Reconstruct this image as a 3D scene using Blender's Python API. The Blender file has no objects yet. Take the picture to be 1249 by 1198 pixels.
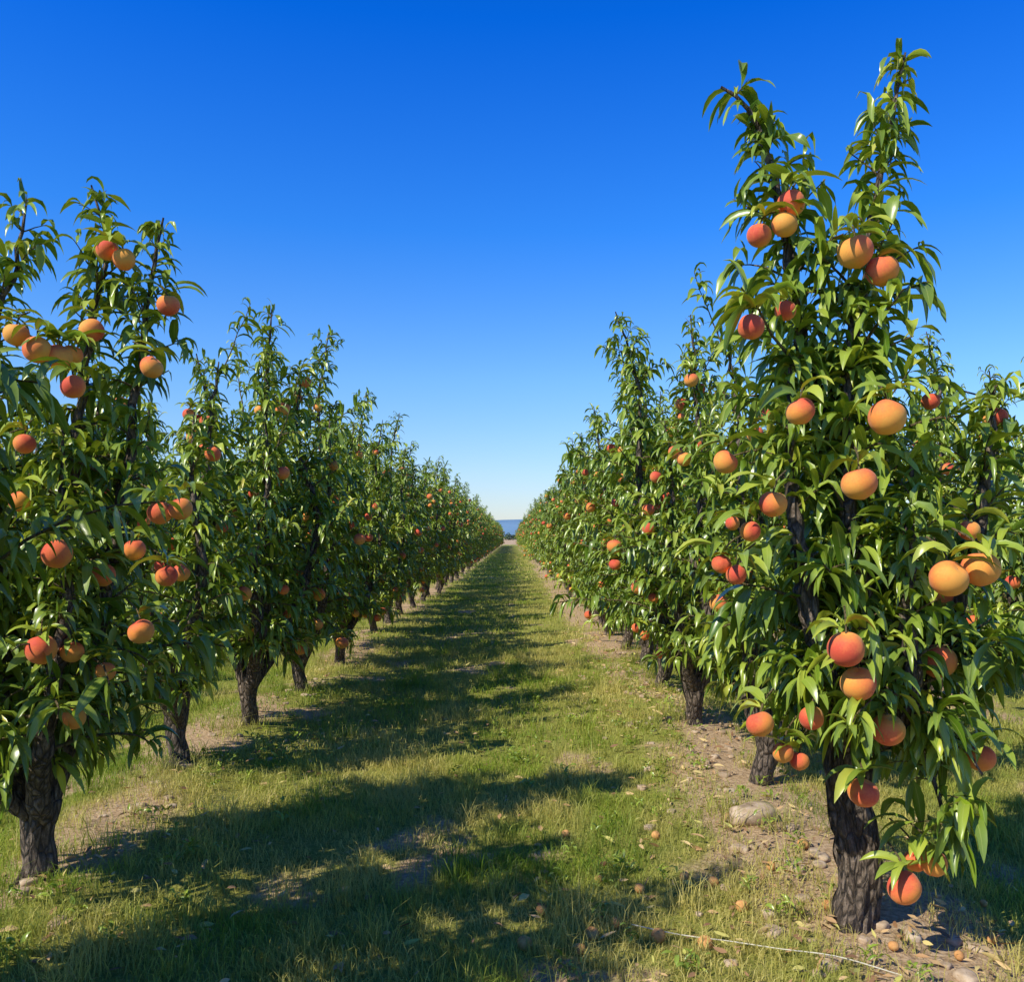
import bpy, math
import numpy as np
from mathutils import Vector
R = np.random.RandomState(7)
scene = bpy.context.scene
scene.view_settings.view_transform = 'Standard'
scene.view_settings.look = 'None'
scene.view_settings.exposure = 0
UP = np.array([0, 0, 1.0])
CAMH = 1.5; F = 1100.0

# ------------------------------------------------------------------ noise
def vnoise(x, y, s=0):
    x = np.asarray(x, float); y = np.asarray(y, float)
    xi = np.floor(x); yi = np.floor(y)
    fx = x - xi; fy = y - yi
    fx = fx * fx * (3 - 2 * fx); fy = fy * fy * (3 - 2 * fy)
    def h(a, b):
        v = np.sin(a * 127.1 + b * 311.7 + s * 74.7) * 43758.5453
        return v - np.floor(v)
    return (h(xi, yi) * (1 - fx) + h(xi + 1, yi) * fx) * (1 - fy) + (h(xi, yi + 1) * (1 - fx) + h(xi + 1, yi + 1) * fx) * fy
def fbm(x, y, s=0):
    return 0.5 * vnoise(x, y, s) + 0.3 * vnoise(x * 2.1, y * 2.1, s + 1) + 0.2 * vnoise(x * 4.3, y * 4.3, s + 2)
def nrm(a):
    return a / np.maximum(np.linalg.norm(a, axis=-1, keepdims=True), 1e-9)
ROWL, ROWR = -2.04, 1.36
def ground_h(x, y):
    x = np.asarray(x, float); y = np.asarray(y, float)
    near = np.clip(1 - np.abs(y - 8) / 60, 0, 1)
    b = (fbm(x * 1.3, y * 1.3, 3) - 0.5) * 0.07
    b = b + 0.05 * np.exp(-((x - ROWR) / 0.45) ** 2) + 0.05 * np.exp(-((x - ROWL) / 0.45) ** 2)
    return b * near
def bare(x, y):
    """1 = bare soil"""
    n = fbm(x * 1.1 + 5, y * 0.7, 9)
    r = np.exp(-((x - ROWR - 0.02) / 0.46) ** 2) * np.clip((n - 0.22) * 3.2, 0, 1)
    l = np.exp(-((x - ROWL + 0.1) / 0.42) ** 2) * np.clip((n - 0.25) * 3, 0, 1)
    r2 = np.exp(-((x - 4.05) / 0.4) ** 2) * np.clip((n - 0.3) * 3, 0, 1)
    p = np.clip((fbm(x * 2.3, y * 1.7, 21) - 0.61) * 5, 0, 1) * 0.65
    return np.clip(np.maximum(np.maximum(r, l), np.maximum(r2, p)), 0, 1)

# ------------------------------------------------------------------ mesh builder
class MB:
    def __init__(s): s.v = []; s.q = []; s.m = []; s.c = []; s.n = 0
    def add(s, v, q, mat, col):
        s.v.append(v.reshape(-1, 3)); s.q.append(q.reshape(-1, 4) + s.n)
        s.m.append(np.full(q.reshape(-1, 4).shape[0], mat)); s.c.append(col.reshape(-1, 4)); s.n += v.reshape(-1, 3).shape[0]
    def mesh(s, name, mats, smooth=True):
        v = np.concatenate(s.v).astype(np.float32); q = np.concatenate(s.q).astype(np.int32)
        m = np.concatenate(s.m).astype(np.int32); c = np.concatenate(s.c).astype(np.float32)
        me = bpy.data.meshes.new(name)
        me.vertices.add(len(v)); me.vertices.foreach_set('co', v.ravel())
        me.loops.add(q.size); me.loops.foreach_set('vertex_index', q.ravel())
        me.polygons.add(len(q)); me.polygons.foreach_set('loop_start', np.arange(len(q), dtype=np.int32) * 4)
        for mt in mats: me.materials.append(mt)
        me.polygons.foreach_set('material_index', m)
        me.polygons.foreach_set('use_smooth', np.full(len(q), smooth))
        me.update(calc_edges=True)
        a = me.color_attributes.new(name='Col', type='FLOAT_COLOR', domain='POINT')
        a.data.foreach_set('color', c.ravel())
        return me
def obj(name, me, loc=(0, 0, 0), rz=0, sc=1, parent=None):
    o = bpy.data.objects.new(name, me); scene.collection.objects.link(o)
    o.location = loc; o.rotation_euler = (0, 0, rz)
    o.scale = (sc, sc, sc) if np.isscalar(sc) else sc
    if parent: o.parent = parent
    return o

def grid_quads(nr, nc, wrap=False):
    r = np.arange(nr - 1)[:, None]; cc = np.arange(nc if wrap else nc - 1)[None, :]
    c2 = (cc + 1) % nc
    return np.stack([r * nc + cc, r * nc + c2, (r + 1) * nc + c2, (r + 1) * nc + cc], -1).reshape(-1, 4)

def add_leaves(mb, P, D, L, W, droop, rnd, mat=1, segs=6, fold=0.45, roll=0.35):
    n = len(P)
    if n == 0: return
    t = np.linspace(0, 1, segs + 1)
    prof = np.sin(np.pi * np.clip(t, 0, 1) ** 0.8) ** 0.85 * (1 - 0.12 * t)
    prof[0] = 0.05; prof[-1] = 0.015
    D = nrm(D)
    dirs = nrm(D[:, None, :] - UP[None, None, :] * (droop[:, None] * t[None, :] ** 1.3)[..., None])
    step = dirs * (L / segs)[:, None, None]
    pos = P[:, None, :] + np.concatenate([np.zeros((n, 1, 3)), np.cumsum(step[:, :-1], 1)], 1)
    upv = UP[None, :] + R.normal(0, roll, (n, 3))
    s = nrm(np.cross(dirs, upv[:, None, :]))
    nn = np.cross(s, dirs)
    w = (W[:, None] * 0.5 * prof[None, :])
    wav = R.uniform(-1, 1, (n, 1)) * 0.22 * np.sin(t[None, :] * 9 + R.uniform(0, 6, (n, 1)))
    fo = np.clip(fold + R.normal(0, .18, (n, 1)), .05, .9)
    cf, sf = np.cos(fo), np.sin(fo)
    a = pos + s * (w * cf)[..., None] + nn * (w * (sf + wav))[..., None]
    b = pos - s * (w * cf)[..., None] + nn * (w * (sf - wav))[..., None]
    V = np.stack([a, pos, b], 2)
    q0 = grid_quads(segs + 1, 3)
    q = q0[None] + (np.arange(n) * (segs + 1) * 3)[:, None, None]
    C = np.zeros((n, segs + 1, 3, 4)); C[..., 0] = rnd[:, None, None]
    C[:, :, 0, 1] = 1; C[:, :, 2, 1] = 1; C[..., 2] = t[None, :, None]; C[..., 3] = 1
    mb.add(V, q, mat, C)

def add_tube(mb, pts, rad, sides=6, mat=0, rough=0.0, rv=0.5, fine=0.0):
    pts = np.asarray(pts, float); n = len(pts)
    d = nrm(np.gradient(pts, axis=0))
    ref = np.array([1.0, 0.13, 0.05]) if abs(d[0][0]) < 0.8 else np.array([0, 1.0, 0.1])
    a = nrm(np.cross(d, ref[None])); b = np.cross(d, a)
    th = np.arange(sides) * 2 * np.pi / sides
    rr = np.asarray(rad)[:, None] * np.ones((1, sides))
    if rough > 0:
        z = pts[:, 2][:, None] * 11
        x = np.cos(th)[None] * 1.3 + 3; y = np.sin(th)[None] * 1.3 + 3
        nz = vnoise(x * 1.5 + z * 0.5, y * 1.5 + z * 0.35, 5) + 0.6 * vnoise(x * 4 + z * .2, y * 4 - z * .15, 6) + 0.4 * vnoise(x * 3 + y * 2, z * .8 + y, 8)
        rr = rr * (1 + rough * (nz - 1.0))
        if fine > 0:
            f1 = np.abs(vnoise(x * 8 + z * .35, y * 8 + z * .3, 15) - .5) * 2
            f2 = np.abs(vnoise(x * 9 + 4, y * 9 + z * .9, 16) - .5) * 2
            rr = rr * (1 + fine * (np.minimum(f1, f2) - .25))
    V = pts[:, None] + rr[..., None] * (a[:, None] * np.cos(th)[None, :, None] + b[:, None] * np.sin(th)[None, :, None])
    C = np.zeros((n, sides, 4)); C[..., 0] = rv; C[..., 3] = 1
    mb.add(V, grid_quads(n, sides, True), mat, C)

def add_peach(mb, c, r, mat=2, nu=20, nv=14):
    th = np.linspace(0.03, np.pi - 0.03, nv)[:, None]; ph = (np.arange(nu) * 2 * np.pi / nu)[None]
    g = 1 - 0.06 * np.exp(-((np.minimum(ph, 2 * np.pi - ph)) / 0.25) ** 2) * np.sin(th)
    cav = 1 - 0.22 * np.exp(-(th / 0.38) ** 2) + 0.05 * np.exp(-((np.pi - th) / 0.22) ** 2)
    rr = r * g * cav
    sq = R.uniform(.88, .98)
    x = rr * np.sin(th) * np.cos(ph); y = rr * np.sin(th) * np.sin(ph) * R.uniform(.93, 1); z = rr * np.cos(th) * sq + 0 * ph
    V = np.stack([x, y, z], -1)
    az = R.uniform(0, 6.28); tilt = R.normal(0, 0.3); tilt2 = R.normal(0, 0.3)
    ca, sa = math.cos(az), math.sin(az)
    M = np.array([[ca, -sa, 0], [sa, ca, 0], [0, 0, 1]])
    Tx = np.array([[1, 0, 0], [0, math.cos(tilt), -math.sin(tilt)], [0, math.sin(tilt), math.cos(tilt)]])
    Ty = np.array([[math.cos(tilt2), 0, math.sin(tilt2)], [0, 1, 0], [-math.sin(tilt2), 0, math.cos(tilt2)]])
    V = V @ (Tx @ Ty @ M).T
    bd = nrm(np.array([R.normal(-0.1, .7), R.normal(-0.1, .7), R.normal(0.6, .5)]))
    bl = (nrm(V) @ bd) * 0.5 + 0.5
    C = np.zeros(V.shape[:2] + (4,)); C[..., 0] = R.rand(); C[..., 1] = bl; C[..., 2] = np.cos(th) * .5 + .5 + 0 * ph; C[..., 3] = 1
    mb.add(V + np.asarray(c), grid_quads(nv, nu, True)[:, ::-1], mat, C)

def spline(pts, n):
    pts = np.asarray(pts, float); k = len(pts)
    d = np.concatenate([[0], np.cumsum(np.linalg.norm(np.diff(pts, axis=0), axis=1))]); u = np.linspace(0, d[-1], n)
    m = np.gradient(pts, d, axis=0)
    i = np.clip(np.searchsorted(d, u, side='right') - 1, 0, k - 2)
    h = (d[i + 1] - d[i])[:, None]; t = ((u - d[i])[:, None]) / h
    return (2*t**3-3*t**2+1)*pts[i] + (t**3-2*t**2+t)*h*m[i] + (-2*t**3+3*t**2)*pts[i+1] + (t**3-t**2)*h*m[i+1]

# ------------------------------------------------------------------ tree
def make_tree(name, mats, seed, leaders, trunk_h=0.55, trunk_r=0.095, width=0.5, low=0.5, fruits=None, nfruit=20,
              extra_shoots=(), lean=(0, 0), dens=1.0, lw=1.0, trunk_sides=18, fr=0.058, lod=0, nup=5, ls=1.0):
    global R
    R = np.random.RandomState(seed)
    mb = MB()
    base = np.array([0, 0, -0.06]); top = np.array([lean[0], lean[1], trunk_h])
    nr_ = 80 if trunk_sides > 40 else 26
    tp = spline([base, base * .4 + top * .35 + [R.normal(0, .02), R.normal(0, .02), 0], base * .1 + top * .75 + [R.normal(0, .015), 0, 0], top + [0, 0, .12]], nr_)
    tt = np.linspace(0, 1, nr_)
    rad = trunk_r * (1.0 + 0.35 * np.exp(-tt * 9) - 0.15 * np.sin(tt * 3) + 0.12 * np.exp(-((tt - .8) / .15) ** 2))
    rad[-1] *= 0.4
    add_tube(mb, tp, rad, trunk_sides if not lod else 8, 0, 0.38, fine=.3 if trunk_sides > 40 else 0)
    LP = []; LD = []; LL = []; LW = []; LDr = []; LR = []
    cand = []
    def shoot(p, d, L, thick=0.005, sag=0.5, leafd=1.0, ll=0.15):
        k = 7; t = np.linspace(0, 1, k)
        dd = nrm(d[None] - UP[None] * (sag * t[:, None] ** 1.5)); dd = nrm(dd + R.normal(0, .08, (k, 3)))
        pts = p[None] + np.concatenate([np.zeros((1, 3)), np.cumsum(dd[:-1] * L / (k - 1), 0)])
        if lod: add_tube(mb, pts[::3], np.linspace(thick, thick * .35, 3), 3, 0, 0, 0.9)
        else: add_tube(mb, pts, np.linspace(thick, thick * .35, k), 5, 0, 0, 0.9)
        n = max(3, int(L / 0.0175 * dens * leafd))
        u = np.clip(np.sort(R.uniform(0.08, 1.0, n)) ** .8, 0, .999); i = (u * (k - 1)).astype(int); f = (u * (k - 1) - i)[:, None]
        P = pts[i] * (1 - f) + pts[i + 1] * f; T = dd[i]
        pr = nrm(np.cross(T, R.normal(0, 1, (n, 3))))
        D = nrm(T * R.uniform(.2, 1.0, (n, 1)) + pr * 0.95 + UP * R.uniform(-.15, .6, (n, 1)))
        l = ll * ls * R.uniform(.65, 1.3, n) * (1 - .25 * (u > .93))
        LP.append(P); LD.append(D); LL.append(l); LW.append(l * R.uniform(.19, .29, n) * lw); LDr.append(R.uniform(.9, 4.4, n))
        LR.append(np.clip(.55 * R.rand(n) + .5 * u * R.rand(), 0, 1))
        cand.append((pts[-2], pts[-4], L))
        return pts
    for ld in leaders:
        full = [top] + [np.array(q, float) for q in ld[0]]
        ln = ld[1] if len(ld) > 1 else 1.0
        pts = spline(full, 40)
        tz = pts[-1][2]
        t = np.linspace(0, 1, 40)
        rr = (0.05 * (1 - t) ** 0.9 + 0.0045) * (0.8 + .3 * R.rand())
        pts[3:-3] += R.normal(0, .007, (34, 3))
        add_tube(mb, pts, rr, 9 if not lod else 5, 0, 0.2)
        length = np.linalg.norm(np.diff(pts, axis=0), axis=1).sum()
        ns = int(length / 0.042); az = R.uniform(0, 6); ph = R.uniform(0, 6.28); fq = R.uniform(7, 12)
        for k in range(ns):
            u = (k + R.rand() * .8) / ns
            idx = min(38, int(u * 39)); p = pts[idx]
            z = p[2]
            if z < low: continue
            az += 2.4 + R.normal(0, .3)
            tapz = np.clip((tz - z) / 1.3, 0, 1)
            clump = .78 + .42 * math.sin(z * fq + ph)
            L = (0.06 + (width * ln - .03) * tapz ** .95 * clump) * R.uniform(.5, 1.25)
            if R.rand() < .09: L *= 1.5 if tapz > .4 else 1.1
            el = R.uniform(.15, 1.1) if z > .9 else R.uniform(-.1, .6)
            if tz - z < .7: el += .5
            d = nrm(np.array([math.cos(az), math.sin(az), el]))
            shoot(p, d, L, .003 + .006 * tapz, sag=R.uniform(.1, 1.0) + (.25 if z < 1 else 0), ll=.12 + .035 * tapz)
        n = int(length * 0.6 / 0.008)
        u = R.uniform(.4, 1, n); i = np.clip((u * 39).astype(int), 0, 38)
        kp = R.rand(n) < .62 + .4 * np.sin(pts[i, 2] * fq * 1.6 + ph + 1); u = u[kp]; i = i[kp]; n = len(u)
        P = pts[i]; a = R.uniform(0, 6.28, n)
        D = nrm(np.stack([np.cos(a), np.sin(a), R.uniform(.2, 1.5, n)], -1))
        l = ls * R.uniform(.09, .18, n) * (1 - .3 * u ** 6)
        LP.append(P); LD.append(D); LL.append(l); LW.append(l * R.uniform(.19, .28, n) * lw); LDr.append(R.uniform(1.5, 4.8, n)); LR.append(np.clip(.2 + .75 * R.rand(n), 0, 1))
    for k in range(nup):
        e, m_, L = cand[R.randint(len(cand))]
        if e[2] < 1.3 or e[2] > 2.5: continue
        az = math.atan2(e[1], e[0]); d = nrm(np.array([math.cos(az) * .35, math.sin(az) * .35, 1.0]) + R.normal(0, .1, 3))
        shoot(m_, d, R.uniform(.35, .65), .006, sag=-.1, leafd=.8, ll=.125)
    for es in extra_shoots:
        pts = spline(es['pts'], 14)
        add_tube(mb, pts, np.linspace(es.get('r', .014), .004, 14), 7, 0, .1)
        for k in range(es.get('n', 12)):
            i = int(R.uniform(es.get('from', .2), 1) * 13); a = R.uniform(0, 6.28)
            shoot(pts[i], nrm(np.array([math.cos(a), math.sin(a), R.uniform(-.1, .8)])), es.get('L', .18) * R.uniform(.5, 1.2), .003, .7)
    LP, LD, LL, LW, LDr, LR = [np.concatenate(q) for q in (LP, LD, LL, LW, LDr, LR)]
    FR = []
    if fruits:
        FR += [(np.array(c, float), r) for c, r in fruits]
    order = R.permutation(len(cand)); cnt = 0
    for o in order:
        if cnt >= nfruit: break
        e, m, L = cand[o]
        if e[2] > 2.85 or e[2] < .55 or L < .12: continue
        r = fr * R.uniform(.75, 1.1)
        outd = nrm(np.array([e[0], e[1], 0.0]) + 1e-6)
        c = e + outd * .04 - UP * (r + .02)
        if any(np.linalg.norm(c - f[0]) < (r + f[1]) * 1.0 for f in FR): continue
        FR.append((c, r)); cnt += 1
        for _ in range(2):
            if R.rand() < .4:
                a = R.uniform(0, 6.28); c2 = c + np.array([math.cos(a) * r * 1.75, math.sin(a) * r * 1.75, R.uniform(-.7, .5) * r])
                if not any(np.linalg.norm(c2 - f[0]) < (r + f[1]) * .97 for f in FR): FR.append((c2, r * .95)); cnt += 1
    mid = LP + LD * (LL * .4)[:, None] - UP * (LDr * LL * .15)[:, None]
    keep = np.ones(len(LP), bool)
    for c, r in FR:
        if lod: add_peach(mb, c, r, 2, 10, 7)
        elif fruits: add_peach(mb, c, r, 2, 32, 22)
        else: add_peach(mb, c, r)
        od = nrm(np.array([c[0], c[1] - .15, 0.0]) + 1e-6)
        keep &= np.linalg.norm(mid - c, axis=1) > r * 1.15
        if fruits: keep &= np.linalg.norm(mid - (c + np.array([0, -1.2 * r, -.1 * r])), axis=1) > r * 1.2
        else: keep &= np.linalg.norm(mid - (c + od * 1.1 * r), axis=1) > r * 1.0
        if not lod:
            inn = c - od * .12 + UP * (r + .07)
            add_tube(mb, spline([c + UP * r * .72, c + UP * (r + .02) - od * .02, inn], 6), np.full(6, .0035), 5, 0, 0, .9)
    if lod: keep &= R.rand(len(LP)) < .52
    LP = LP[keep]; LD = LD[keep]; LL = LL[keep]; LW = LW[keep]; LDr = LDr[keep]; LR = LR[keep]
    if lod: add_leaves(mb, LP, LD, LL * 1.12, LW * 1.4, LDr, LR, segs=3)
    else: add_leaves(mb, LP, LD, LL, LW, LDr, LR)
    if not lod:
        for c, r in FR:
            n = 6; a = R.uniform(0, 6.28, n)
            D = nrm(np.stack([np.cos(a), np.sin(a), R.uniform(.1, .7, n)], -1))
            l = R.uniform(.11, .18, n) * ls
            add_leaves(mb, np.repeat((c + UP * (r + .015))[None], n, 0) + R.normal(0, .012, (n, 3)), D, l, l * .25, R.uniform(1, 2.8, n), R.uniform(.3, .9, n))
    return mb.mesh(name, mats)

# ------------------------------------------------------------------ materials
def newmat(name):
    m = bpy.data.materials.new(name); m.use_nodes = True; nt = m.node_tree
    for n in list(nt.nodes): nt.nodes.remove(n)
    return m, nt, nt.nodes.new('ShaderNodeOutputMaterial')
def N(nt, t, **k):
    n = nt.nodes.new(t)
    for a, b in k.items(): setattr(n, a, b)
    return n
def ramp(nt, stops, fac):
    n = N(nt, 'ShaderNodeValToRGB'); e = n.color_ramp.elements
    while len(e) < len(stops): e.new(0.5)
    for i, (p, c) in enumerate(stops): e[i].position = p; e[i].color = (*c, 1)
    nt.links.new(fac, n.inputs[0]); return n.outputs[0]
def mix(nt, f, a, b, mode='MIX'):
    n = N(nt, 'ShaderNodeMix', data_type='RGBA', blend_type=mode)
    for s, v in ((0, f), (6, a), (7, b)):
        if hasattr(v, 'links'): nt.links.new(v, n.inputs[s])
        else: n.inputs[s].default_value = v if s == 0 else (*v, 1)
    return n.outputs[2]
def math_(nt, op, a, b=0.0, clamp=False):
    n = N(nt, 'ShaderNodeMath', operation=op, use_clamp=clamp)
    for i, v in enumerate((a, b)):
        if hasattr(v, 'links'): nt.links.new(v, n.inputs[i])
        else: n.inputs[i].default_value = v
    return n.outputs[0]
def noise(nt, scale, detail=4, rough=.55, vec=None):
    n = N(nt, 'ShaderNodeTexNoise'); n.inputs['Scale'].default_value = scale; n.inputs['Detail'].default_value = detail
    n.inputs['Roughness'].default_value = rough
    if vec: nt.links.new(vec, n.inputs['Vector'])
    return n.outputs[0]
def attr(nt):
    a = N(nt, 'ShaderNodeAttribute', attribute_name='Col'); s = N(nt, 'ShaderNodeSeparateColor')
    nt.links.new(a.outputs['Color'], s.inputs[0]); return s.outputs

def leaf_mat():
    m, nt, out = newmat('peach_leaf'); c = attr(nt); L = nt.links
    base = ramp(nt, [(0, (.055, .12, .010)), (.3, (.11, .21, .014)), (.6, (.27, .38, .024)), (.85, (.48, .54, .045)), (1, (.66, .54, .08))], c[0])
    rib = math_(nt, 'SUBTRACT', 1.0, math_(nt, 'MULTIPLY', c[1], 9.0), True)
    col = mix(nt, math_(nt, 'MULTIPLY', rib, .5), base, (.5, .55, .14))
    geo = N(nt, 'ShaderNodeNewGeometry')
    col = mix(nt, math_(nt, 'MULTIPLY', geo.outputs['Backfacing'], .3), col, (.34, .42, .10))
    p = N(nt, 'ShaderNodeBsdfPrincipled'); L.new(col, p.inputs['Base Color']); p.inputs['Roughness'].default_value = .3
    p.inputs['Specular IOR Level'].default_value = .55
    tr = N(nt, 'ShaderNodeBsdfTranslucent')
    L.new(mix(nt, .6, col, (.48, .55, .03)), tr.inputs[0])
    ms = N(nt, 'ShaderNodeMixShader'); ms.inputs[0].default_value = .16
    L.new(p.outputs[0], ms.inputs[1]); L.new(tr.outputs[0], ms.inputs[2]); L.new(ms.outputs[0], out.inputs[0]); return m
def bark_mat():
    m, nt, out = newmat('peach_bark'); L = nt.links; c = attr(nt)
    tc = N(nt, 'ShaderNodeTexCoord'); mp = N(nt, 'ShaderNodeMapping'); mp.inputs['Scale'].default_value = (1, 1, .35)
    L.new(tc.outputs['Object'], mp.inputs[0])
    n1 = noise(nt, 46, 6, .75, mp.outputs[0]); n2 = noise(nt, 7, 4, .6, tc.outputs['Object'])
    vo = N(nt, 'ShaderNodeTexVoronoi', feature='DISTANCE_TO_EDGE'); vo.inputs['Scale'].default_value = 34; L.new(mp.outputs[0], vo.inputs['Vector'])
    col = ramp(nt, [(.34, (.04, .029, .021)), (.5, (.17, .125, .09)), (.68, (.48, .38, .29))], n1)
    cr = math_(nt, 'SUBTRACT', 1.0, math_(nt, 'MULTIPLY', vo.outputs[0], 8.0), True)
    col = mix(nt, math_(nt, 'MULTIPLY', cr, .8), col, (.014, .010, .008))
    col = mix(nt, math_(nt, 'MULTIPLY', n2, .25), col, (.16, .13, .095))
    tw = math_(nt, 'GREATER_THAN', c[0], .8)
    col = mix(nt, tw, col, (.2, .15, .06))
    p = N(nt, 'ShaderNodeBsdfPrincipled'); L.new(col, p.inputs['Base Color']); p.inputs['Roughness'].default_value = .85
    b = N(nt, 'ShaderNodeBump'); b.inputs['Strength'].default_value = 1; b.inputs['Distance'].default_value = .025
    L.new(math_(nt, 'ADD', n1, math_(nt, 'MULTIPLY', math_(nt, 'MINIMUM', vo.outputs[0], .2), 4.0)), b.inputs['Height']); L.new(b.outputs[0], p.inputs['Normal'])
    L.new(p.outputs[0], out.inputs[0]); return m
def peach_mat():
    m, nt, out = newmat('peach_skin'); L = nt.links; c = attr(nt)
    tc = N(nt, 'ShaderNodeTexCoord')
    n1 = noise(nt, 14, 4, .6, tc.outputs['Object']); n2 = noise(nt, 150, 3, .6, tc.outputs['Object'])
    f = math_(nt, 'ADD', math_(nt, 'ADD', c[1], math_(nt, 'MULTIPLY', math_(nt, 'SUBTRACT', n1, .5), 1.0)), math_(nt, 'MULTIPLY', math_(nt, 'SUBTRACT', n2, .5), .45))
    f = math_(nt, 'ADD', f, math_(nt, 'MULTIPLY', math_(nt, 'SUBTRACT', c[0], .4), .2))
    col = ramp(nt, [(.08, (.88, .40, .08)), (.38, (.88, .30, .065)), (.68, (.83, .20, .07)), (1.0, (.68, .10, .055))], f)
    p = N(nt, 'ShaderNodeBsdfPrincipled'); L.new(col, p.inputs['Base Color']); p.inputs['Roughness'].default_value = .65
    p.inputs['Specular IOR Level'].default_value = .15
    p.inputs['Sheen Weight'].default_value = .2; p.inputs['Sheen Roughness'].default_value = .5; p.inputs['Sheen Tint'].default_value = (1, .8, .6, 1)
    L.new(p.outputs[0], out.inputs[0]); return m
def grass_mat():
    m, nt, out = newmat('grass_blade'); L = nt.links; c = attr(nt)
    g = ramp(nt, [(0, (.13, .25, .018)), (.4, (.26, .40, .03)), (.72, (.45, .54, .06)), (.92, (.66, .60, .15)), (1, (.82, .66, .32))], c[0])
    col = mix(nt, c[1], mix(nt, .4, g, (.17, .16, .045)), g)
    col = mix(nt, math_(nt, 'MULTIPLY', c[2], .8), col, (.72, .58, .20))
    p = N(nt, 'ShaderNodeBsdfPrincipled'); L.new(col, p.inputs['Base Color']); p.inputs['Roughness'].default_value = .5; p.inputs['Specular IOR Level'].default_value = .3
    tr = N(nt, 'ShaderNodeBsdfTranslucent'); L.new(mix(nt, .3, col, (.55, .66, .06)), tr.inputs[0])
    ms = N(nt, 'ShaderNodeMixShader'); ms.inputs[0].default_value = .35
    L.new(p.outputs[0], ms.inputs[1]); L.new(tr.outputs[0], ms.inputs[2]); L.new(ms.outputs[0], out.inputs[0]); return m
def ground_mat():
    m, nt, out = newmat('orchard_soil_and_turf'); L = nt.links; c = attr(nt)
    tc = N(nt, 'ShaderNodeTexCoord'); v = tc.outputs['Object']
    n1 = noise(nt, 3, 6, .65, v); n2 = noise(nt, 40, 5, .7, v)
    turf = ramp(nt, [(.3, (.13, .17, .022)), (.5, (.27, .30, .05)), (.7, (.45, .41, .12))], n2)
    turf = mix(nt, math_(nt, 'MULTIPLY', n1, .4), turf, (.38, .30, .10))
    soil = ramp(nt, [(.28, (.24, .15, .08)), (.5, (.53, .37, .21)), (.72, (.74, .57, .36))], n2)
    f = math_(nt, 'ADD', c[1], math_(nt, 'MULTIPLY', math_(nt, 'SUBTRACT', n1, .5), .9), True)
    f = ramp(nt, [(.3, (0, 0, 0)), (.55, (1, 1, 1))], f)
    col = mix(nt, f, turf, soil)
    p = N(nt, 'ShaderNodeBsdfPrincipled'); L.new(col, p.inputs['Base Color']); p.inputs['Roughness'].default_value = .95; p.inputs['Specular IOR Level'].default_value = .1
    b = N(nt, 'ShaderNodeBump'); b.inputs['Strength'].default_value = .8; b.inputs['Distance'].default_value = .03
    L.new(n2, b.inputs['Height']); L.new(b.outputs[0], p.inputs['Normal']); L.new(p.outputs[0], out.inputs[0]); return m
def simple(name, stops, scale=8, rough=.9, bump=.5, dist=.01):
    m, nt, out = newmat(name); L = nt.links; tc = N(nt, 'ShaderNodeTexCoord')
    n = noise(nt, scale, 6, .65, tc.outputs['Object']); col = ramp(nt, stops, n)
    p = N(nt, 'ShaderNodeBsdfPrincipled'); L.new(col, p.inputs['Base Color']); p.inputs['Roughness'].default_value = rough; p.inputs['Specular IOR Level'].default_value = .2
    if bump > 0:
        b = N(nt, 'ShaderNodeBump'); b.inputs['Strength'].default_value = bump; b.inputs['Distance'].default_value = dist; L.new(n, b.inputs['Height']); L.new(b.outputs[0], p.inputs['Normal'])
    L.new(p.outputs[0], out.inputs[0]); return m
def litter_mat():
    m, nt, out = newmat('dry_leaf'); L = nt.links; c = attr(nt)
    col = ramp(nt, [(0, (.22, .11, .05)), (.4, (.46, .27, .12)), (.8, (.68, .49, .23)), (1, (.5, .5, .10))], c[0])
    p = N(nt, 'ShaderNodeBsdfPrincipled'); L.new(col, p.inputs['Base Color']); p.inputs['Roughness'].default_value = .7; L.new(p.outputs[0], out.inputs[0]); return m
LEAF, BARK, PEACH, GRASS, SOIL, DRY = leaf_mat(), bark_mat(), peach_mat(), grass_mat(), ground_mat(), litter_mat()
TM = [BARK, LEAF, PEACH]

# ------------------------------------------------------------------ trees
HY = 3.40; HX = 1.283
def hp(px, py, off):
    Y = HY - off; return ((px - 624.5) / F * Y - HX, -off, CAMH + (655 - py) / F * Y)
hf = [(965,264,34,.14),(957,290,32,.17),(926,303,31,.16),(1043,323,43,.22),(1076,346,41,.2),(1082,526,45,.44),(976,519,36,.4),
      (1048,608,44,.52),(943,632,34,.42),(1157,724,47,.57),(1196,712,46,.53),(1032,810,45,.52),(1047,852,43,.48),(927,900,34,.3),
      (1053,984,38,.3),(1103,1100,42,.3),(1139,1070,33,.27),(1117,1066,30,.2),(885,580,30,.24),(1182,664,26,.34),(898,718,26,.34),(880,705,24,.3),(915,665,26,.34),(955,935,26,.28),(990,893,30,.34),(1216,525,26,.14),(958,395,26,.18),
      (1135,505,22,.1),(975,945,24,.26)]
hfruit = [(hp(a, b, o), d / 2 / F * (HY - o)) for a, b, d, o in hf]
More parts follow.
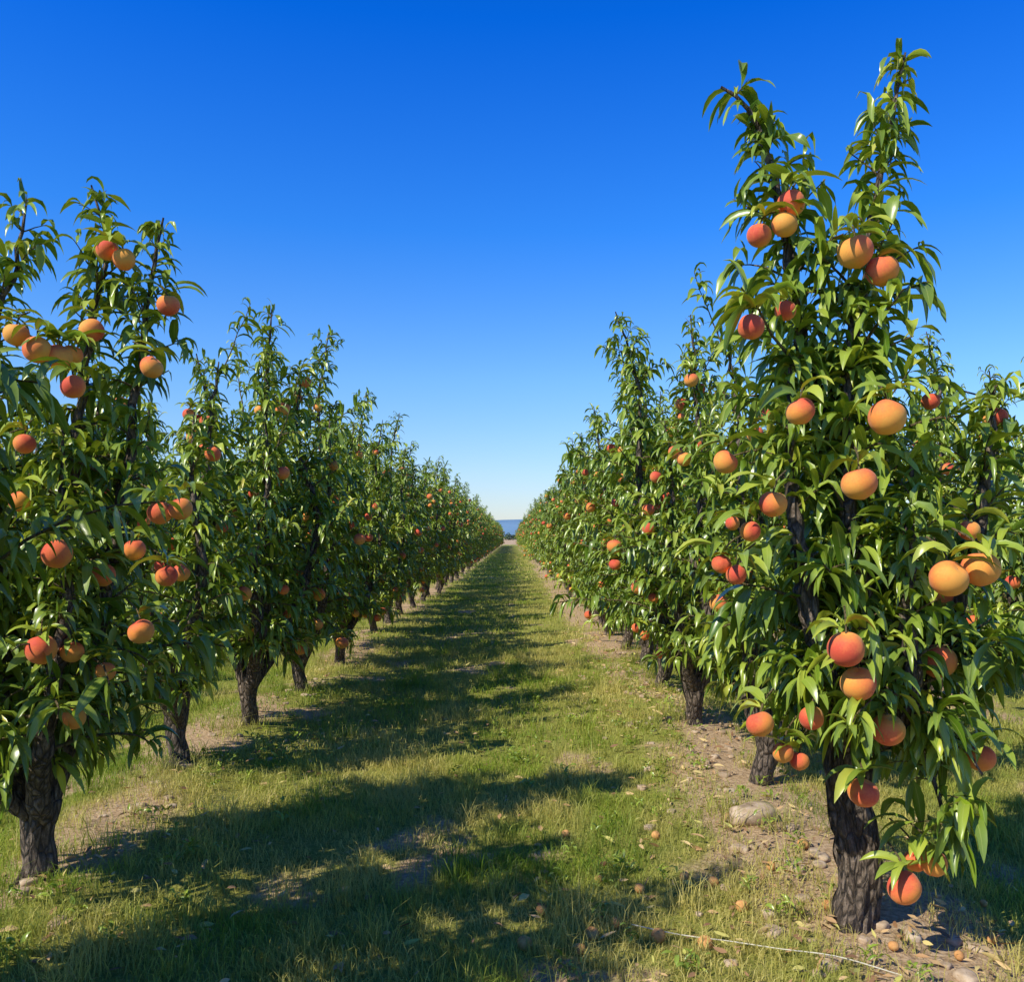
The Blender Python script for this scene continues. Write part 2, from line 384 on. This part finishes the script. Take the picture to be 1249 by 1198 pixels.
hero = make_tree('peach_tree_mesh_a', TM, 11, [
    ([(.02, 0, 1.0), (0.0, -.03, 1.6), (.0, -.03, 2.13), (.06, 0, 2.47), (.11, 0, 2.85), (.17, 0, 3.15), (.20, 0, 3.28)], .82),
    ([(-.06, .05, .95), (-.09, .02, 1.8), (-.20, 0, 2.23), (-.26, 0, 2.6), (-.34, 0, 2.95), (-.42, 0, 3.10), (-.50, -.02, 3.14)], .82),
    ([(.2, -.1, .9), (.36, -.15, 1.3), (.42, -.18, 1.75), (.44, -.18, 2.02)], .85),
    ([(-.12, -.15, .85), (-.25, -.22, 1.3), (-.30, -.2, 1.8), (-.28, -.15, 2.1)], .85),
    ([(.05, .2, .9), (.1, .35, 1.5), (.12, .4, 2.2)], .95),
    ([(.1, -.2, .8), (.08, -.3, 1.2), (.1, -.28, 1.75)], .8),
    ([(.0, -.1, 1.0), (-.08, -.2, 1.5), (-.06, -.12, 2.1), (0, -.05, 2.4)], .8)],
    trunk_h=.64, trunk_r=.082, width=.41, low=.76, fruits=hfruit, nfruit=6, lean=(0, .02), trunk_sides=72, nup=0, ls=1.1, lw=1.0,
    extra_shoots=[dict(pts=[(0, 0, .75), (.12, -.12, .78), (.2, -.22, .6), (.24, -.27, .35)], n=15, L=.13, **{'from': .35}),
                  dict(pts=[(-.03, 0, .8), (-.15, -.12, .85), (-.28, -.2, .72)], n=13, L=.18),
                  dict(pts=[(.2, -.1, .95), (.4, -.2, 1.05), (.56, -.28, .95)], n=16, L=.22),
                  dict(pts=[(.1, -.05, .8), (.25, -.2, .8), (.36, -.25, .62)], n=11, L=.18)], dens=1.02)
obj('peach_tree', hero, (HX, HY, ground_h(HX, HY)))

LY = 3.88; LX = -2.05
def lp(px, py, off):
    Y = LY - off; return ((px - 624.5) / F * Y - LX, -off, CAMH + (655 - py) / F * Y)
lf = [(131,315,28,.1),(151,326,28,.14),(205,382,28,.1),(112,413,30,.15),(45,437,34,.3),(72,446,32,.25),(20,418,30,.2),(89,482,30,.3),(88,443,26,.2),(185,458,28,.2),
      (220,631,30,.25),(195,636,30,.25),(164,681,28,.3),(203,713,28,.3),(50,803,38,.4),(172,781,32,.35),(90,886,30,.3),(30,552,26,.3),(25,622,28,.3),(88,806,28,.3),(128,830,26,.25)]
lfruit = [(lp(a, b, o), d / 2 / F * (LY - o)) for a, b, d, o in lf]
left1 = make_tree('peach_tree_mesh_b', TM, 23, [
    ([(-.08, 0, .7), (-.18, 0, 1.7), (-.17, -.05, 2.3), (-.06, -.05, 2.6), (-.01, -.05, 2.9)], .78),
    ([(.08, 0, .7), (.16, 0, 1.7), (.24, 0, 2.4), (.30, 0, 2.75), (.24, 0, 2.98)], .78),
    ([(.15, .05, .7), (.36, .05, 1.7), (.44, .05, 2.3), (.50, .02, 2.65), (.55, 0, 2.84)], .75),
    ([(-.2, -.1, .7), (-.35, -.1, 1.6), (-.4, -.1, 2.3)], 1.0),
    ([(.12, -.2, .5), (.26, -.28, 1.1), (.24, -.25, 1.9)], .95),
    ([(-.12, -.2, .5), (-.15, -.35, 1.1), (-.12, -.3, 1.7)], .95),
    ([(0, .25, .7), (.05, .4, 1.6), (.1, .4, 2.3)], 1.0)],
    trunk_h=.24, trunk_r=.08, width=.42, low=.52, fruits=lfruit, nfruit=5, lean=(.03, 0), trunk_sides=24, nup=3, ls=1.04, dens=.97)
obj('peach_tree', left1, (LX, LY, ground_h(LX, LY)))

def generic(name, seed, tips, low=.56, width=.49, nf=34, fork=.26, tr=.075, lod=0):
    rr = np.random.RandomState(seed)
    lead = []
    for (x, y, z) in tips:
        y = y * 1.4
        lead.append(([(x * .5 + rr.normal(0, .05), y * .5, .25 * z + .04), (x * .95 + rr.normal(0, .07), y * .95, .58 * z), (x * .9 + rr.normal(0, .05), y, .82 * z), (x * 1.1 + rr.normal(0, .05), y, z)], 1.0 if z > 2.7 else .9))
    return make_tree(name, TM, seed, lead, trunk_h=fork, trunk_r=tr, width=width, low=low, nfruit=nf, lean=(rr.normal(0, .05), rr.normal(0, .05)), fr=.052, lod=lod)
specs = [('c', 31, [(-.32, -.3, 3.0), (.05, .1, 3.4), (.34, -.2, 2.8), (-.2, .4, 2.5), (.3, .35, 2.6)]),
         ('d', 32, [(-.3, .3, 3.25), (.28, -.3, 2.95), (.0, -.4, 2.5), (.3, .4, 3.1), (-.35, -.25, 2.4)]),
         ('e', 33, [(-.4, 0, 2.8), (-.05, -.35, 3.1), (.38, .1, 3.3), (0, .4, 2.7), (.1, 0, 2.3)]),
         ('f', 34, [(.2, .2, 3.45), (-.25, -.15, 3.1), (.35, -.35, 2.5), (-.35, .4, 2.6), (-.3, -.4, 2.2)]),
         ('g', 35, [(.0, .3, 2.9), (.3, -.2, 3.2), (-.35, -.1, 3.2), (-.1, -.45, 2.4), (.3, .45, 2.4)])]
G = [generic('peach_tree_mesh_' + a, s, t) for a, s, t in specs]
GL = [generic('orchard_tree_mesh_' + a, s, t, lod=1) for a, s, t in specs]
low2 = generic('peach_tree_mesh_h', 36, [(-.2, -.3, 2.45), (.2, .1, 2.6), (.3, -.3, 2.2), (-.3, .3, 2.4)], nf=18, width=.40, low=.55)
r3 = generic('peach_tree_mesh_i', 37, [(-.50, 0, 3.22), (-.02, -.05, 3.18), (.35, -.2, 2.6), (-.3, -.4, 2.3), (.2, .4, 2.6)], nf=38)
l3 = generic('peach_tree_mesh_j', 38, [(.15, 0, 3.2), (.4, .1, 2.75), (-.2, -.2, 2.8), (.2, -.4, 2.3), (-.2, .4, 2.5)], nf=30, width=.45)
RR = np.random.RandomState(99)
def place(me, x, y, parent=None, name='peach_tree', rz=None, sc=None):
    rz = RR.choice([0, math.pi]) + RR.normal(0, .15) if rz is None else rz
    sc = RR.uniform(.92, 1.06) if sc is None else sc
    return obj(name, me, (x, y, float(ground_h(x, y)) - .01), rz, sc, parent)
place(low2, -2.12, 5.69, rz=0, sc=1.0); place(l3, -2.03, 6.95, rz=0, sc=1.0); place(G[3], -1.98, 8.5, rz=0, sc=1)
place(G[4], -2.05, 2.25, rz=.1, sc=1); place(G[2], -2.1, .6, rz=0, sc=1); place(GL[0], -2.05, -1.0, rz=0, sc=1); place(GL[1], -2.05, -2.7, rz=0, sc=1)
place(low2, 1.47, 5.35, rz=math.pi, sc=1.0); place(r3, 1.42, 7.02, rz=0, sc=1.0); place(G[1], 1.45, 8.7, rz=0, sc=1)
y = 10.3; k = 0
far = obj('distant_orchard_trees', None)
while y < 150:
    for X in (-2.03, 1.5):
        j = (k * 3 + (2 if X > 0 else 0) + RR.randint(0, 2)) % 5
        f = y < 45
        place(G[j] if y < 15 else GL[j], X + RR.normal(0, .06), y + RR.normal(0, .14), None if f else far, 'peach_tree' if f else 'orchard_tree')
    y += 1.65; k += 1
for X, y0, y1 in ((4.05, 5.2, 30), (-5.5, 3, 26)):
    y = y0
    while y < y1:
        place(G[RR.randint(0, 5)] if (y < 9 and X > 0) else GL[RR.randint(0, 5)], X + RR.normal(0, .05), y + RR.normal(0, .12), None, 'peach_tree'); y += 1.68

# ------------------------------------------------------------------ ground
xs = np.concatenate([-np.geomspace(1500, 9, 18), np.arange(-8.4, 8.5, .12), np.geomspace(9, 1500, 18)])
ys = np.concatenate([[-400, -60, -15, -5, 0], np.arange(1.5, 16, .12), np.arange(16, 60, 1.0), np.geomspace(62, 3000, 30)])
XX, YY = np.meshgrid(xs, ys)
ZZ = ground_h(XX, YY) * (np.abs(XX) < 8.6)
mb = MB(); C = np.zeros(XX.shape + (4,)); C[..., 1] = bare(XX, YY) * (np.abs(XX) < 8.6) * (YY < 200) + .6 * (YY > 170); C[..., 3] = 1
mb.add(np.stack([XX, YY, ZZ], -1), grid_quads(len(ys), len(xs)), 0, C)
obj('ground', mb.mesh('ground', [SOIL]))

# ------------------------------------------------------------------ grass
R = np.random.RandomState(5)
def blades(n, y0, y1, xlo, xhi, h0, h1, w):
    y = R.uniform(y0, y1, n); x = R.uniform(xlo, xhi, n)
    vis = np.abs(x) < y * .60 + 1.0
    keep = (R.rand(n) > bare(x, y) * 1.02) & vis
    x, y = x[keep], y[keep]
    cl = fbm(x * 3.2, y * 3.2, 40)
    keep = R.rand(len(x)) < .12 + 1.35 * cl
    x, y, cl = x[keep], y[keep], cl[keep]
    hh = (h0 + (h1 - h0) * R.rand(len(x)) ** 1.6) * (.35 + 1.4 * cl)
    return x, y, hh, np.full(len(x), w)
sets = [blades(190000, 2.6, 6, -4.2, 4.2, .025, .075, .0036), blades(150000, 6, 12, -7, 7.5, .03, .075, .006),
        blades(110000, 12, 30, -7, 7, .04, .08, .011), blades(50000, 30, 80, -6, 6, .04, .09, .03)]
cx = R.uniform(-3.5, 3, 640); cy = 2.8 + 9 * R.rand(640) ** 1.3
m = 34
tx = (cx[:, None] + R.normal(0, .04, (len(cx), m))).ravel(); ty = (cy[:, None] + R.normal(0, .04, (len(cx), m))).ravel()
th = (R.uniform(.06, .2, len(cx))[:, None] * R.uniform(.5, 1.1, (len(cx), m))).ravel()
sets.append((tx, ty, th, np.full(len(tx), .0034)))
x = np.concatenate([s[0] for s in sets]); y = np.concatenate([s[1] for s in sets]); hh = np.concatenate([s[2] for s in sets]); w = np.concatenate([s[3] for s in sets])
n = len(x); z = ground_h(x, y) - .004
a = R.uniform(0, 6.28, n); b = R.uniform(.1, 1.2, n); fa = R.uniform(0, 6.28, n)
P0 = np.stack([x, y, z], -1); lean = np.stack([np.cos(a), np.sin(a), 0 * a], -1); sd = np.stack([np.cos(fa), np.sin(fa), 0 * a], -1) * (w * .5)[:, None]
up = UP[None]
mid = P0 + up * (hh * .6)[:, None] + lean * (hh * b * .3)[:, None]
tip = P0 + up * (hh * (1 - .25 * b))[:, None] + lean * (hh * b * .9)[:, None]
V = np.stack([P0 - sd, P0 + sd, mid + sd * .8, mid - sd * .8, tip + sd * .12, tip - sd * .12], 1)
q = np.array([[0, 1, 2, 3], [3, 2, 4, 5]])[None] + (np.arange(n) * 6)[:, None, None]
C = np.zeros((n, 6, 4)); C[..., 0] = np.clip(R.rand(n) * .7 + 1.1 * (fbm(x * .9, y * .9, 60) - .4), 0, 1)[:, None]
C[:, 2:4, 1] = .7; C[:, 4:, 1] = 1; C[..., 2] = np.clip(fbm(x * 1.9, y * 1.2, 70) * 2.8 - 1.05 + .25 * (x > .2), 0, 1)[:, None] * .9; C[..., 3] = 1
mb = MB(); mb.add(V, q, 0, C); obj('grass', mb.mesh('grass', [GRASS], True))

mb = MB()
for i in range(150):
    x = R.choice([ROWR - .35, ROWR + .1, ROWL + .3, .3]) + R.normal(0, .28); y = 2.9 + 6 * R.rand()
    k = R.randint(8, 20); a = R.uniform(0, 6.28, k); h = R.uniform(.02, .14, k)
    P = np.stack([x + R.normal(0, .02, k), y + R.normal(0, .02, k), ground_h(x, y) + h * .5], -1)
    D = np.stack([np.cos(a), np.sin(a), R.uniform(.2, 1.6, k)], -1); l = R.uniform(.025, .055, k)
    add_leaves(mb, P, D, l, l * .36, R.uniform(.6, 2, k), R.uniform(.3, .75, k), mat=0, segs=4)
obj('weeds', mb.mesh('weeds', [LEAF]))

mb = MB(); k = 2100
x = np.where(R.rand(k) < .55, ROWR + R.normal(-.08, .38, k), np.where(R.rand(k) < .4, ROWL + R.normal(.1, .35, k), R.uniform(-1.8, 1.2, k))); y = 2.8 + 11 * R.rand(k) ** 1.3
a = R.uniform(0, 6.28, k); P = np.stack([x, y, ground_h(x, y) + R.uniform(.006, .04, k)], -1)
D = np.stack([np.cos(a), np.sin(a), R.uniform(-.05, .35, k)], -1); l = R.uniform(.025, .075, k)
add_leaves(mb, P, D, l, l * R.uniform(.25, .42, k), R.uniform(-.3, .8, k), R.rand(k), mat=0, segs=4, fold=.25, roll=.5)
obj('fallen_leaves', mb.mesh('fallen_leaves', [DRY]))

mb = MB()
for px, py in [(835, 1082), (708, 1168), (752, 1136), (722, 1148), (803, 1152), (800, 1026), (870, 1090), (1010, 1125), (660, 1120), (690, 1022), (1210, 1160), (1170, 1185), (780, 1095), (940, 1075), (1090, 1175), (640, 1160), (860, 1160), (905, 1120), (980, 1050), (1200, 1115), (730, 1080)]:
    Y = F * CAMH / (py - 655); X = (px - 624.5) / F * Y
    add_peach(mb, (X, Y, float(ground_h(X, Y)) + .02), R.uniform(.015, .03), mat=0, nu=14, nv=10)
obj('fallen_peaches', mb.mesh('fallen_peaches', [simple('withered_peach', [(.3, (.45, .2, .07)), (.6, (.7, .38, .14)), (.8, (.8, .5, .2))], 30)]))

# thin pale irrigation tube lying beside the right row
pl = []
for px, py in [(770, 1143), (830, 1155), (890, 1165), (950, 1180), (1020, 1197), (1100, 1220)]:
    Y = F * CAMH / (py - 655); X = (px - 624.5) / F * Y; pl.append((X, Y, float(ground_h(X, Y)) + .035))
mb = MB(); add_tube(mb, spline(pl, 40), np.full(40, .0022), 8, 0)
obj('irrigation_tube', mb.mesh('irrigation_tube', [simple('weathered_plastic_tube', [(.3, (.5, .47, .36)), (.7, (.7, .66, .52))], 20, .5, 0)]))

STONE = simple('field_stone', [(.3, (.22, .16, .10)), (.5, (.46, .34, .22)), (.7, (.64, .52, .38))], 14, .9, .6, .01)
def add_stone(mb, c, sx, sy, sz):
    nu, nv = 18, 12
    th = np.linspace(.05, np.pi - .05, nv)[:, None]; ph = (np.arange(nu) * 2 * np.pi / nu)[None]
    d = np.stack([np.sin(th) * np.cos(ph), np.sin(th) * np.sin(ph), np.cos(th) + 0 * ph], -1)
    o = R.uniform(0, 90)
    rr = .75 + .55 * vnoise(d[..., 0] * 1.6 + o, d[..., 1] * 1.6 + d[..., 2] * 1.3 + o) + .15 * vnoise(d[..., 0] * 5 + o, d[..., 2] * 5 + d[..., 1] * 4)
    V = np.clip(d * rr[..., None], -1.0, .85) * np.array([sx, sy, sz]); a = R.uniform(0, 6.28) if sx < .08 else .2
    V = V @ np.array([[math.cos(a), math.sin(a), 0], [-math.sin(a), math.cos(a), 0], [0, 0, 1]])
    C = np.ones(V.shape[:2] + (4,)); mb.add(V + np.asarray(c), grid_quads(nv, nu, True)[:, ::-1], 0, C)
Y = F * CAMH / (1014 - 655); X = (917 - 624.5) / F * Y
mb = MB(); add_stone(mb, (X, Y, float(ground_h(X, Y)) + .035), .13, .085, .055); obj('stone', mb.mesh('stone', [STONE]))
mb = MB()
for i in range(280):
    x = ROWR + R.normal(0, .32) if R.rand() < .75 else ROWL + R.normal(0, .3); y = 2.8 + 9 * R.rand() ** 1.2; s = R.uniform(.008, .035)
    add_stone(mb, (x, y, float(ground_h(x, y)) + s * .2), s * R.uniform(.8, 1.6), s, s * .6)
obj('scattered_stones', mb.mesh('scattered_stones', [STONE]))

# ------------------------------------------------------------------ distance
R = np.random.RandomState(77)
xs = np.linspace(-2500, 2500, 160); mb = MB()
prof = 12 + 12 * fbm(xs * .0016 + 3, xs * 0, 4) + 13 * np.exp(-((xs - 30) / 160) ** 2)
rows = np.stack([np.stack([xs, np.full(160, 1500.) , 0 * xs - 2], -1), np.stack([xs, np.full(160, 1560.), prof * .6], -1), np.stack([xs, np.full(160, 1650.), prof], -1), np.stack([xs, np.full(160, 1900.), prof * 0 - 2], -1)])
C = np.ones((4, 160, 4)); mb.add(rows, grid_quads(4, 160), 0, C)
obj('hills', mb.mesh('hills', [simple('haze_tinted_hillside', [(.3, (.12, .22, .32)), (.7, (.17, .29, .40))], .01, 1, 0)]))  # distance haze painted into the hill's bluish base colour
mb = MB()
for i in range(420):
    x = R.uniform(-260, 260); y = 400 + R.uniform(0, 50); hgt = R.uniform(2.5, 5.0)
    if abs(x) < 8: hgt *= .8
    k = 60; c = np.array([x, y, hgt * .5]); dv = nrm(R.normal(0, 1, (k, 3))) * R.uniform(.3, 1, (k, 1)) * np.array([hgt * .45, hgt * .45, hgt * .5])
    l = R.uniform(.8, 1.6, k); add_leaves(mb, c + dv, R.normal(0, 1, (k, 3)), l, l * .8, R.uniform(0, 1, k), R.uniform(0, .5, k), mat=0, segs=2)
obj('distant_trees', mb.mesh('distant_trees', [simple('distant_foliage', [(.3, (.06, .10, .07)), (.7, (.10, .15, .08))], .3, 1, 0)]))

# ------------------------------------------------------------------ light
el = math.radians(44); back = math.radians(37)
sd = Vector((-math.cos(back) * math.cos(el), -math.sin(back) * math.cos(el), math.sin(el)))
s = bpy.data.lights.new('sun', 'SUN'); s.energy = 5.0; s.angle = math.radians(.5); s.color = (1, .93, .78)
so = bpy.data.objects.new('sun', s); scene.collection.objects.link(so); so.rotation_euler = (-sd).to_track_quat('-Z', 'Y').to_euler(); so.location = (-20, -10, 30)
w = bpy.data.worlds.new('World'); scene.world = w; w.use_nodes = True; nt = w.node_tree
bg = nt.nodes['Background']; sky = N(nt, 'ShaderNodeTexSky', sky_type='NISHITA'); sky.sun_disc = False
sky.sun_elevation = el; sky.sun_rotation = math.atan2(sd.x, sd.y) % (2 * math.pi)
sky.air_density = 1.0; sky.dust_density = .3; sky.ozone_density = 3.0
tc = N(nt, 'ShaderNodeTexCoord'); sp = N(nt, 'ShaderNodeSeparateXYZ'); nt.links.new(tc.outputs['Generated'], sp.inputs[0])
tint = ramp(nt, [(0, (.80, .80, .95)), (.07, (.74, .86, 1.08)), (.17, (.55, .88, 1.25)), (.32, (.17, .72, 1.5)), (.5, (.012, .54, 1.6)), (1, (.02, .22, .7))], sp.outputs[2])
nt.links.new(mix(nt, 1.0, sky.outputs[0], tint, 'MULTIPLY'), bg.inputs[0]); bg.inputs[1].default_value = .15

# ------------------------------------------------------------------ camera
cd = bpy.data.cameras.new('camera'); cam = bpy.data.objects.new('camera', cd); scene.collection.objects.link(cam)
cam.location = (0, 0, CAMH); cam.rotation_euler = (math.radians(90), 0, 0)
cd.sensor_width = 36; cd.lens = 36 * F / 1249; cd.shift_y = 56 / 1249; cd.clip_start = .05; cd.clip_end = 6000
scene.camera = cam
